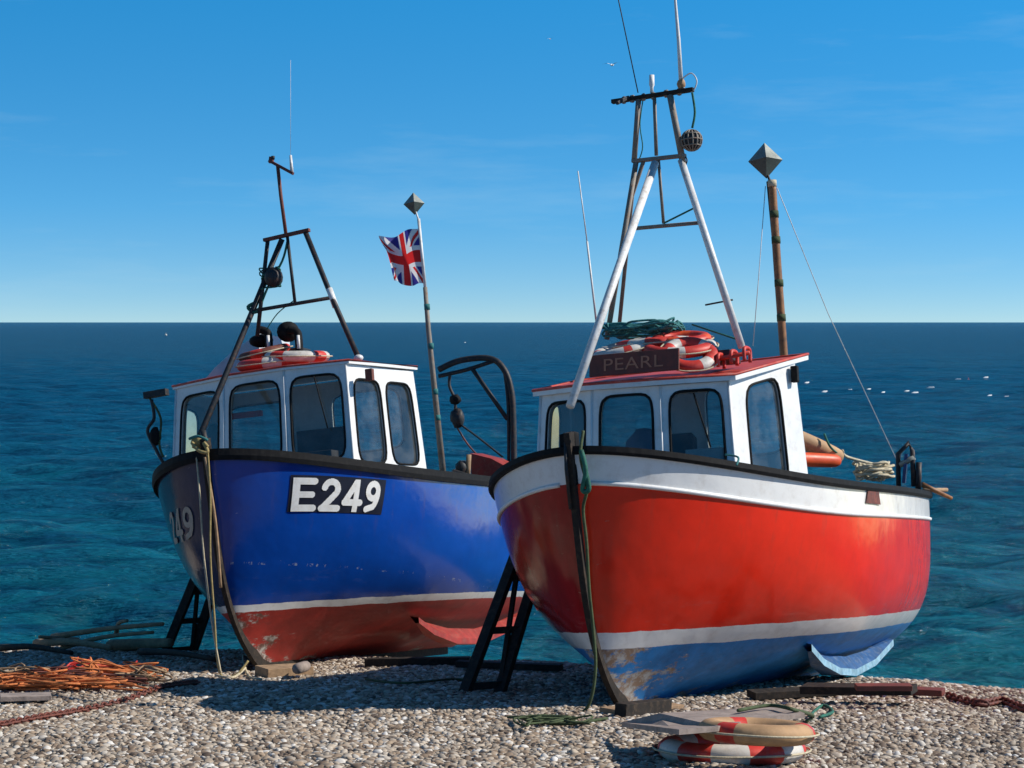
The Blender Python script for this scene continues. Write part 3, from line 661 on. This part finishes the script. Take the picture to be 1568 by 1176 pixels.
M['skidlight']=paint('skid_light',(.3,.5,.62),.6,.4,10,.3,dirt=(.05,.25,.4),dirtamt=.8)
M['skidred']=paint('skid_red',(.35,.03,.02),.6,.4,8,.3,dirt=(.3,.15,.1),dirtamt=.4)
skid(R,[(1236,992),(1255,1014),(1280,1028),(1305,1030),(1335,1014),(1362,984)],1.0,('skidblue','skidlight'))
# ============ BLUE BOAT
B=Boat(315,685,18.0,1.54,20,7,7,5.9,1.52,1.5,1.25,-.55)
B.bead=0; B.beadmat='black'
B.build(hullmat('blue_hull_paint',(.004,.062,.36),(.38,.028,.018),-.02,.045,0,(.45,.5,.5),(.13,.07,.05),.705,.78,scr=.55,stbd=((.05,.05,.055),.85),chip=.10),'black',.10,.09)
wheelhouse(B,[(-1.38,-1.2),(-1.12,-.45),(-1.08,.3),(-1.22,.97),(-2.4,1.28),(-2.4,-1.28)],.95,[2.35,2.35,2.36,2.37,2.36,2.35],.10,
 [[(.13,.33,.90,.93)],[(.10,.33,.92,.94)],[(.09,.33,.9,.94)],[(.08,.30,.46,.90),(.54,.30,.92,.90)],[(.08,.45,.4,.9),(.6,.45,.92,.9)],[(.2,.36,.8,.9)]],'roofred','white',over=.04,aftext=.02,th=.03)
box('console',(-1.7,-.2,1.35),(.2,0,0),(0,.8,0),(0,0,.2),'cloth',B.e)
box('seat_back',(-2.2,.2,1.6),(.04,0,0),(0,.3,0),(0,0,.25),'cloth',B.e)
box('red_tool',(-1.5,-.35,2.0),(.02,0,0),(0,.2,0),(0,0,.03),'buoyred',B.e)
blob('hanging_coat',(-1.9,-.9,1.7),(.15,.15,.3),'cloth',B.e,12,.2)
K=lambda px,py,x=-1.75:B.on(px,py,0,x)
tube('mast_front_leg',[B.on(306,668,0,-.15),K(385,480),K(432,366)],.030,'steel',B.e,10)
tube('mast_starboard_leg',[K(394,515),K(410,368)],.022,'steel',B.e,10)
tube('mast_port_leg',[B.on(549,548,0,-1.6),K(508,455),K(468,356)],.028,'steel',B.e,10)
tube('mast_port_cuff',[K(514,470),K(504,442)],.034,'mastwhite',B.e,10)
tube('mast_centre_leg',[K(452,466),K(440,362)],.018,'steel',B.e,8)
plank('mast_spreader',K(404,368),K(474,352),.05,.035,'rust',B.e)
tube('mast_brace',[K(388,476),K(512,455)],.02,'steel',B.e,8)
tube('mast_pole',[K(438,360),K(430,300),K(425,252)],.020,'rust',B.e,8)
plank('masthead_bar',K(412,246),K(449,266),.04,.03,'rust',B.e)
plank('masthead_stub',K(415,250),K(416,240),.03,.05,'rust',B.e)
tube('masthead_aerial',[K(447,265),K(445,238)],[.02,.014],'mastwhite',B.e,8)
tube('whip_aerial',[K(445,240),K(445,92)],.002,'mastwhite',B.e,5)
tube('masthead_lamp',[K(418,244),K(418,239)],.02,'steel',B.e,8)
bc=K(419,425); blob('fishing_float',bc,(.1,.1,.11),'steel',B.e,14)
tp=[bc+Vector((random.uniform(-.06,.06),math.cos(t*.9)*.11-.03,math.sin(t*.7)*.11)) for t in range(30)]
tube('float_rope',spline(tp,3),.008,'greenrope',B.e,5)
tube('halyard',spline([K(440,370),K(432,400),K(410,440),K(395,480)],5),.012,'greenrope',B.e,6)
tube('halyard_knot',spline([K(395,462),K(380,470),K(390,478),K(400,470)],5),.02,'greenrope',B.e,6)
tube('stay',spline([K(450,460),K(425,480),K(408,505)],5),.006,'greenrope',B.e,5)
tube('lamp_post',[B.on(549,572,0,-1.55),B.on(549,552,0,-1.55)],.03,'mastwhite',B.e,8)
blob('lamp',B.on(549,548,0,-1.55),(.05,.05,.035),'mastwhite',B.e,10)
lifebuoy('lifebuoy',B.on(420,555,0,-1.75),.32,.075,(.15,0,1),B.e,phase=.1,mats=('buoyred','buoywhite'))
lifebuoy('lifebuoy',B.on(455,546,0,-1.75),.27,.07,(.1,.1,1),B.e,phase=.5,mats=('buoywhite','buoyred'))
lifebuoy('lifebuoy',B.on(405,540,0,-1.9),.22,.06,(.2,-.1,1),B.e,phase=.3,mats=('rust','buoyred'))
for px in(412,458):
    a=B.on(px,532,0,-1.9); tube('vent_horn',spline([a-Vector((0,0,.08)),a+Vector((0,0,.1)),a+Vector((0,-.02,.17)),a+Vector((.02,-.10,.2))],5),.042,'black',B.e,12)
    tube('vent_stripe',[a+Vector((.05,.02,-.02)),a+Vector((.05,.02,.12))],.018,'mastwhite',B.e,8)
blob('black_float',B.on(441,508,0,-2.0),(.12,.12,.11),'black',B.e,14)
blob('black_float',B.on(400,522,0,-2.0),(.13,.13,.07),'black',B.e,14)
box('roof_box',B.on(430,548,0,-2.1),(.12,0,0),(0,.3,0),(0,0,.07),'steel',B.e)
cv=[B.on(311,584,0,-2.2),B.on(330,562,0,-2.2),B.on(360,534,0,-2.3),B.on(396,510,0,-2.3),B.on(398,574,0,-2.2),B.on(350,581,0,-2.2)]
mesh('canvas_dodger',cv+[p+Vector((-.5,.12,-.02)) for p in cv],[(0,1,2,3,4,5),(11,10,9,8,7,6)]+[(i,i+6,(i+1)%6+6,(i+1)%6) for i in range(6)],'canvas',B.e)
S_=lambda px,py:B.on(px,py,0,-1.6)
plank('side_bracket',S_(222,606),S_(256,600),.08,.07,'steel',B.e)
tube('side_line',spline([S_(232,612),S_(236,640),S_(226,660),S_(240,690),S_(252,712)],5),.018,'steel',B.e,6)
blob('pulley_block',S_(238,668),(.05,.06,.1),'black',B.e,12,.3)
tube('side_rope',spline([S_(228,608),S_(246,640),S_(244,680),S_(250,700)],5),.012,'darkrope',B.e,6)
box('corner_light',B.on(566,574,0,-1.4),(.03,0,0),(0,.04,0),(0,0,.06),'rust',B.e)
FP=lambda px,py:B.on(px,py,0,-2.9)
tube('flag_pole_lower',[FP(680,740),FP(656,505),FP(651,440)],[.036,.028,.024],'mastgrey',B.e,10)
tube('flag_pole_upper',[FP(651,440),FP(641,335)],.018,'mastwhite',B.e,8)
for py in(470,530,600,640):
    t=(py-440)/(740-440); p=FP(651+29*t,py); tube('pole_lashing',[p-Vector((0,0,.03)),p+Vector((0,0,.03))],.034,'tealrope',B.e,8)
octa(B,'radar_reflector',FP(634,312),.115,.125,('tin','darktin'),.4)
tube('reflector_stalk',[FP(642,340),FP(636,322)],.01,'mastwhite',B.e,6)
h0=FP(641,350);h1=FP(648,434);f0=FP(584,364);f1=FP(602,434); NU,NV=120,72; V=[];Fc=[];mi=[]
def ujack(u,v):
    x=(u-.5)*1.7;y=(v-.5)
    if abs(y)<.11 or abs(x)<.11: return 0
    if abs(y)<.19 or abs(x)<.19: return 1
    m=1/1.7; q=math.sqrt(1+m*m); d1=(y-x*m)/q;d2=(y+x*m)/q
    d,sgn=(d1,1) if abs(d1)<abs(d2) else (d2,-1)
    if abs(d)<.12:
        s=d*(1 if x>0 else -1)*sgn
        return 0 if -.075<s<0 else 1
    return 2
for i in range(NU+1):
    for j in range(NV+1):
        u=i/NU;v=j/NV; p=(h0*(1-v)+h1*v)*(1-u)+(f0*(1-v)+f1*v)*u
        wv=.07*math.sin(u*8.5+v*2.2)*u**.5+.03*math.sin(u*15+v*5)*u
        p=p+Vector((wv,0,.035*math.sin(u*7+1.5*v)*u+.02*math.sin(v*9+u*4)*u)); V.append(p)
for i in range(NU):
    for j in range(NV):
        a=i*(NV+1)+j; Fc.append((a,a+NV+1,a+NV+2,a+1)); mi.append(ujack((i+.5)/NU,(j+.5)/NV))
mesh('union_flag',V,Fc,['flagred','flagwhite','flagblue'],B.e,True,mi)
GQ=lambda px,py:B.on(px,py,0,-4.4)
tube('stern_gantry',spline([GQ(672,566),GQ(705,552),GQ(750,549),GQ(772,566),GQ(783,600),GQ(786,650),GQ(787,730)],6),.036,'steel',B.e,10)
tube('gantry_lower_rail',spline([GQ(672,576),GQ(715,566),GQ(755,553)],5),.024,'steel',B.e,8)
tube('gantry_brace',[GQ(722,563),GQ(777,642)],.026,'steel',B.e,8)
tube('gantry_post_inner',spline([GQ(772,566),GQ(778,620),GQ(779,720)],5),.02,'steel',B.e,8)
blob('gantry_pulley',GQ(697,612),(.05,.07,.06),'black',B.e,12,.4); blob('gantry_pulley',GQ(700,640),(.06,.08,.11),'steel',B.e,12,.4)
tube('pulley_hanger',spline([GQ(690,570),GQ(688,590),GQ(697,615),GQ(695,650)],5),.018,'steel',B.e,6)
tube('pulley_wire',spline([GQ(705,650),GQ(735,672),GQ(770,700)],5),.012,'steel',B.e,6)
tube('pulley_wire',spline([GQ(700,655),GQ(720,685),GQ(750,715)],5),.010,'rust',B.e,6)
hv=[B.on(722,734,0,-3.9),B.on(720,694,0,-3.9),B.on(752,702,0,-3.9),B.on(778,716,0,-3.9),B.on(776,744,0,-3.9),B.on(740,742,0,-3.9)]
mesh('stern_hatch',hv+[p+Vector((-.4,0,.02)) for p in hv],[(0,1,2,3,4,5),(11,10,9,8,7,6)]+[(i,i+6,(i+1)%6+6,(i+1)%6) for i in range(6)],'skidred',B.e)
plank('stern_timber',B.on(692,722,0,-3.4),B.on(745,738,0,-3.6),.09,.05,'steel',B.e)
blob('stern_winch',B.on(708,718,0,-3.6),(.08,.07,.09),'steel',B.e,10,.5)
tube('stern_pipe',[B.on(716,735,0,-3.6),B.on(718,696,0,-3.6)],.03,'driftwood',B.e,8)
C=quadhit(B,(439,784),(583,788),(591,735),(445,727))
if C: hullpatch(B,'number_plate',1,C,'plate',.005,nx=24)
C=quadhit(B,(444,783),(579,785),(586,737),(449,731))
if C: hulltext(B,'E249',1,C,'number',.012)
C=None
for dx in range(0,40,4):
    C=quadhit(B,(250+dx,834),(286+dx,824),(278+dx,772),(240+dx,784))
    if C and all(p.y<-.02 and p.x>-3 for p in C): print('stbd text dx',dx); break
    C=None
if C: hulltext(B,'249',-1,C,'faded',.012,sw=.08)
blob('stem_knot',B.on(303,678,0,.0),(.05,.07,.06),'yellowrope',B.e,12,.4)
tube('stem_lashing',spline([B.on(294,678,0,.06),B.on(305,690,0,.1),B.on(318,692,0,.08),B.on(312,678,0,.08),B.on(318,684,0,.08)],5),.018,'yellowrope',B.e,6)
tube('blue_lashing',spline([B.on(290,672,0,.05),B.on(303,668,0,.08),B.on(318,674,0,.06)],5),.014,'tealrope',B.e,6)
tube('stem_horn',[Vector((-.03,0,1.5)),Vector((0,-.02,1.70))],.03,'steel',B.e,8)
tube('bow_rope',spline([B.on(318,690,0,.06),B.on(322,760,0,.05),B.on(322,850,0,.02),B.on(328,940,0,-.02),B.on(336,1028,0,-.05),B.on(360,1034,0,-.05),B.on(380,1012,0,-.15)],8),.011,'yellowrope',B.e,6)
tube('bow_rope',spline([B.on(300,690,0,.0),B.on(306,760,0,.05),B.on(312,850,0,.02),B.on(324,950,0,-.02),B.on(338,1030,0,-.05)],8),.009,'cream',B.e,6)
tube('bow_chafe',spline([B.on(314,700,0,.07),B.on(330,800,0,.0),B.on(338,900,0,-.1)],6),.014,'driftwood',B.e,6)
skid(B,[(636,950),(660,968),(695,982),(735,982),(770,966),(800,944)],1.0,('skidred','skidred'))
C=quadhit(B,(676,758),(690,760),(690,722),(676,720))
if C: hullpatch(B,'rail_strap',1,C,'black',.04,3,4)
# ============ beaching legs propping the starboard bilge
def ladder(b,tpx,bpx,dx=.2,n=3,xv=-2.6):
    t=b.on(*tpx,0,xv); g=b.loc(G(*bpx)); g=g+Vector((0,0,-.05)); t=t+Vector((0,0,.12))
    dv=Vector((-dx,.16,0)); pr=[]
    def bar(a,c,wd,th):
        d=(c-a); s=d.cross(Vector((1,0,0))).normalized(); u=s.cross(d).normalized(); pr.append(boxgeo((a+c)/2,d/2,s*wd,u*th))
    bar(t,g,.045,.03); bar(t+dv,g+dv*1.3,.045,.03)
    for i in range(n):
        q=(i+.8)/n; bar(t.lerp(g,q),(t+dv).lerp(g+dv*1.3,q),.03,.02)
    bar(t,g+dv*1.3,.02,.015)
    v,f=merge(pr); mesh('beaching_leg',v,f,'darkwood',b.e)
ladder(R,(800,845),(708,1060)); ladder(B,(306,888),(250,998),xv=-2.4)
# ============ ground objects
def gp(px,py,l=.02): return G(px,py,l)
def flat(name,a,b,wid,th,mat,l=.03,e=None): return plank(name,gp(*a,l),gp(*b,l+.0),wid,th,mat,e)
dw=empty('driftwood_pile')
for a,b,r,m in(((55,985),(170,992),.05,'driftwood'),((80,975),(250,955),.035,'driftwood'),((170,990),(262,984),.08,'driftwood'),((178,972),(195,950),.03,'driftwood'),((0,992),(110,1000),.04,'darkwood'),((95,992),(235,968),.03,'driftwood'),((215,998),(330,1010),.04,'darkwood'),((120,980),(60,975),.03,'driftwood')):
    p,q=G(a[0],max(a[1],988),.05),G(b[0],max(b[1],988),.08)
    if a[1]<988: p=p+Vector((0,0,(988-a[1])*p.y/F))
    if b[1]<988: q=q+Vector((0,0,(988-b[1])*q.y/F))
    mm=(p+q)/2+Vector((random.uniform(-.05,.05),0,random.uniform(.0,.06))); tube('branch',spline([p,mm,q],4),[r*(1-.05*i) for i in range(9)],m,dw,8)
fn=empty('fishing_net_heap')
for cpx,w_,m,n in(((60,1048),1.1,'orangerope',150),((170,1034),.7,'orangerope',110),((20,1040),.6,'driftwood',50),((130,1028),.6,'buoyred',35),((215,1040),.4,'driftwood',40),((110,1042),1.0,'rust',50)):
    c=gp(*cpx,.04); pts=[]
    for i in range(n): pts.append(c+Vector((random.gauss(0,w_*.33),random.gauss(0,.15),abs(random.gauss(0,.05)))))
    pts=[Vector((p.x,p.y,float(gz(p.x,p.y))+.025+max(0,p.z-c.z)*1.2)) for p in pts]
    tube('net_strand',spline(pts,4),.009,m,fn,5)
flat('wooden_plank',(0,1068),(78,1066),.16,.04,'greywood',.05)
def chain(path,l,w_,r,n):
    st=empty('rusty_chain'); sp_=spline([gp(x,y,.03) for x,y in path],n); pr=[]
    for i in range(0,len(sp_)-1):
        a,b=sp_[i],sp_[i+1]; d=(b-a).normalized(); s=d.cross(Vector((0,0,1))).normalized(); u=s if i%2 else Vector((0,0,1)); c=(a+b)/2
        pr.append(tubegeo([c+d*math.cos(t)*l+u*math.sin(t)*w_ for t in np.linspace(0,2*math.pi,9)[:-1]],r,5,True))
    v,f=merge(pr); mesh('chain_links',v,f,'rust',st,True)
chain(((0,1110),(60,1098),(120,1088),(190,1072),(245,1052),(300,1045)),.05,.022,.009,12)
chain(((1452,1066),(1500,1078),(1535,1074),(1568,1086),(1600,1090)),.06,.03,.013,10)
sk=empty('launching_skids')
flat('skid_board',(1230,1054),(1400,1056),.2,.06,'darkwood',.12,sk); flat('skid_board',(1285,1052),(1445,1060),.14,.05,'redwood',.06,sk); flat('skid_board',(1310,1052),(1395,1052),.12,.04,'redwood',.17,sk)
flat('skid_board',(1150,1064),(1290,1056),.16,.06,'darkwood',.05,sk)
sk=empty('launching_skids')
flat('skid_board',(400,1030),(470,1026),.25,.1,'driftwood',.05,sk); flat('skid_board',(560,1014),(720,1012),.1,.08,'darkwood',.05,sk); flat('skid_board',(700,1016),(860,1022),.1,.06,'darkwood',.05,sk)
tube('pale_float',[gp(455,1024,.1),gp(468,1020,.1)],.05,'greywood',sk,10)
sk=empty('timber_baulk')
flat('baulk',(935,1094),(1030,1084),.22,.08,'driftwood',.0,sk); flat('baulk_block',(950,1088),(1020,1080),.1,.1,'darkwood',.05,sk)
lb=empty('lifebuoy_stack')
gn=(0,.108,1)
lifebuoy('lifebuoy_ring',gp(1120,1146,.07),.36,.078,gn,lb,mats=('buoyred','buoywhite'),phase=.15,bands=6,duty=.5)
lifebuoy('lifebuoy_ring',gp(1158,1120,.20),.26,.075,(.04,.13,1),lb,mats=('tan','buoyred'),phase=.4,bands=3,duty=.8)
a_=[(952,1106),(1010,1092),(1110,1086),(1205,1081),(1232,1092),(1160,1100),(1100,1112),(1040,1117)]
P=[G(x,y,.24 if x>1000 else .12) for x,y in a_]
n=len(P); mesh('drift_board',P+[p-Vector((0,0,.03)) for p in P],[tuple(range(n))[::-1]]+[tuple(range(n,2*n))]+[(i,i+n,(i+1)%n+n,(i+1)%n) for i in range(n)],'greywood',lb)
tube('rope_on_board',spline([gp(1130,1088,.27),gp(1180,1080,.27),gp(1220,1088,.25),gp(1245,1096,.05),gp(1235,1104,.03)],5),.012,'darkrope',lb,6)
flat('under_plank',(1010,1150),(1110,1128),.07,.05,'darkwood',.03,lb)
rp=empty('mooring_rope')
for path,m in((((860,1098),(835,1100),(810,1096),(830,1106),(875,1108),(930,1100)),'darkrope'),(((560,1040),(620,1046),(700,1040),(760,1052)),'darkrope'),(((330,1034),(360,1036),(384,1010),(372,1004),(380,1034),(400,1040)),'cream'),(((1240,1096),(1260,1080),(1275,1090),(1255,1098)),'greenrope')):
    tube('rope',spline([gp(*p,.025) for p in path],7),.012,m,rp,6)
pts=[gp(random.gauss(850,30),random.gauss(1103,5),.02+random.random()*.04) for i in range(30)]; tube('rope_tangle',spline(pts,4),.008,'darkrope',rp,5)
# ============ sea floats and gulls
def seapt(px,py): d=ray(px,py); return CAM+d*((-6.0)/d.z)
def flt(px,py,sz,m):
    p=seapt(px,py); e=empty('marker_buoy'); r=sz*p.y/F; blob('float_body',p+Vector((0,0,r*.5)),(r,r,r*.8),m,e,10); tube('float_stalk',[p+Vector((0,0,r)),p+Vector((0,0,r*2.2))],r*.15,m,e,6)
flt(1483,584,2.6,'orange'); flt(254,514,2.0,'buoywhite')
def gull(p,s,flying,yaw):
    e=empty('seagull')
    rot=Matrix.Rotation(yaw,3,'Z'); pts=[Vector(q)*s for q in((-.22,0,0),(-.12,0,.01),(0,0,.02),(.12,0,.03),(.2,0,.06),(.26,0,.05))]
    tube('gull_body',[p+rot@q for q in pts],[.01*s,.05*s,.075*s,.055*s,.04*s,.008*s],'feather',e,8)
    if flying:
        for sd in(-1,1):
            q=[(.08,0,.03),(-.08,0,.03),(-.05,.3*sd,.14),(.1,.28*sd,.15),(-.1,.62*sd,.08)]
            vv=[p+rot@(Vector(z)*s) for z in q]; mesh('gull_wing',vv,[(0,1,2,3),(3,2,4)],'feather',e)
d=ray(937,100); gull(CAM+d*90,.8,True,1.1)
d=ray(842,60); gull(CAM+d*170,.7,True,1.2)
for px,py in((1235,588),(1262,602),(1272,601),(1300,600),(1345,601),(1352,603),(1388,601),(1400,604),(1424,596),(1440,604),(1466,583),(1509,580),(1515,608),(1540,610),(1330,598),(712,525)):
    p=seapt(px,py); gull(p+Vector((0,0,.08)),1.1+random.random()*.5,False,random.uniform(-.6,.9))
print('objects',len(bpy.data.objects))
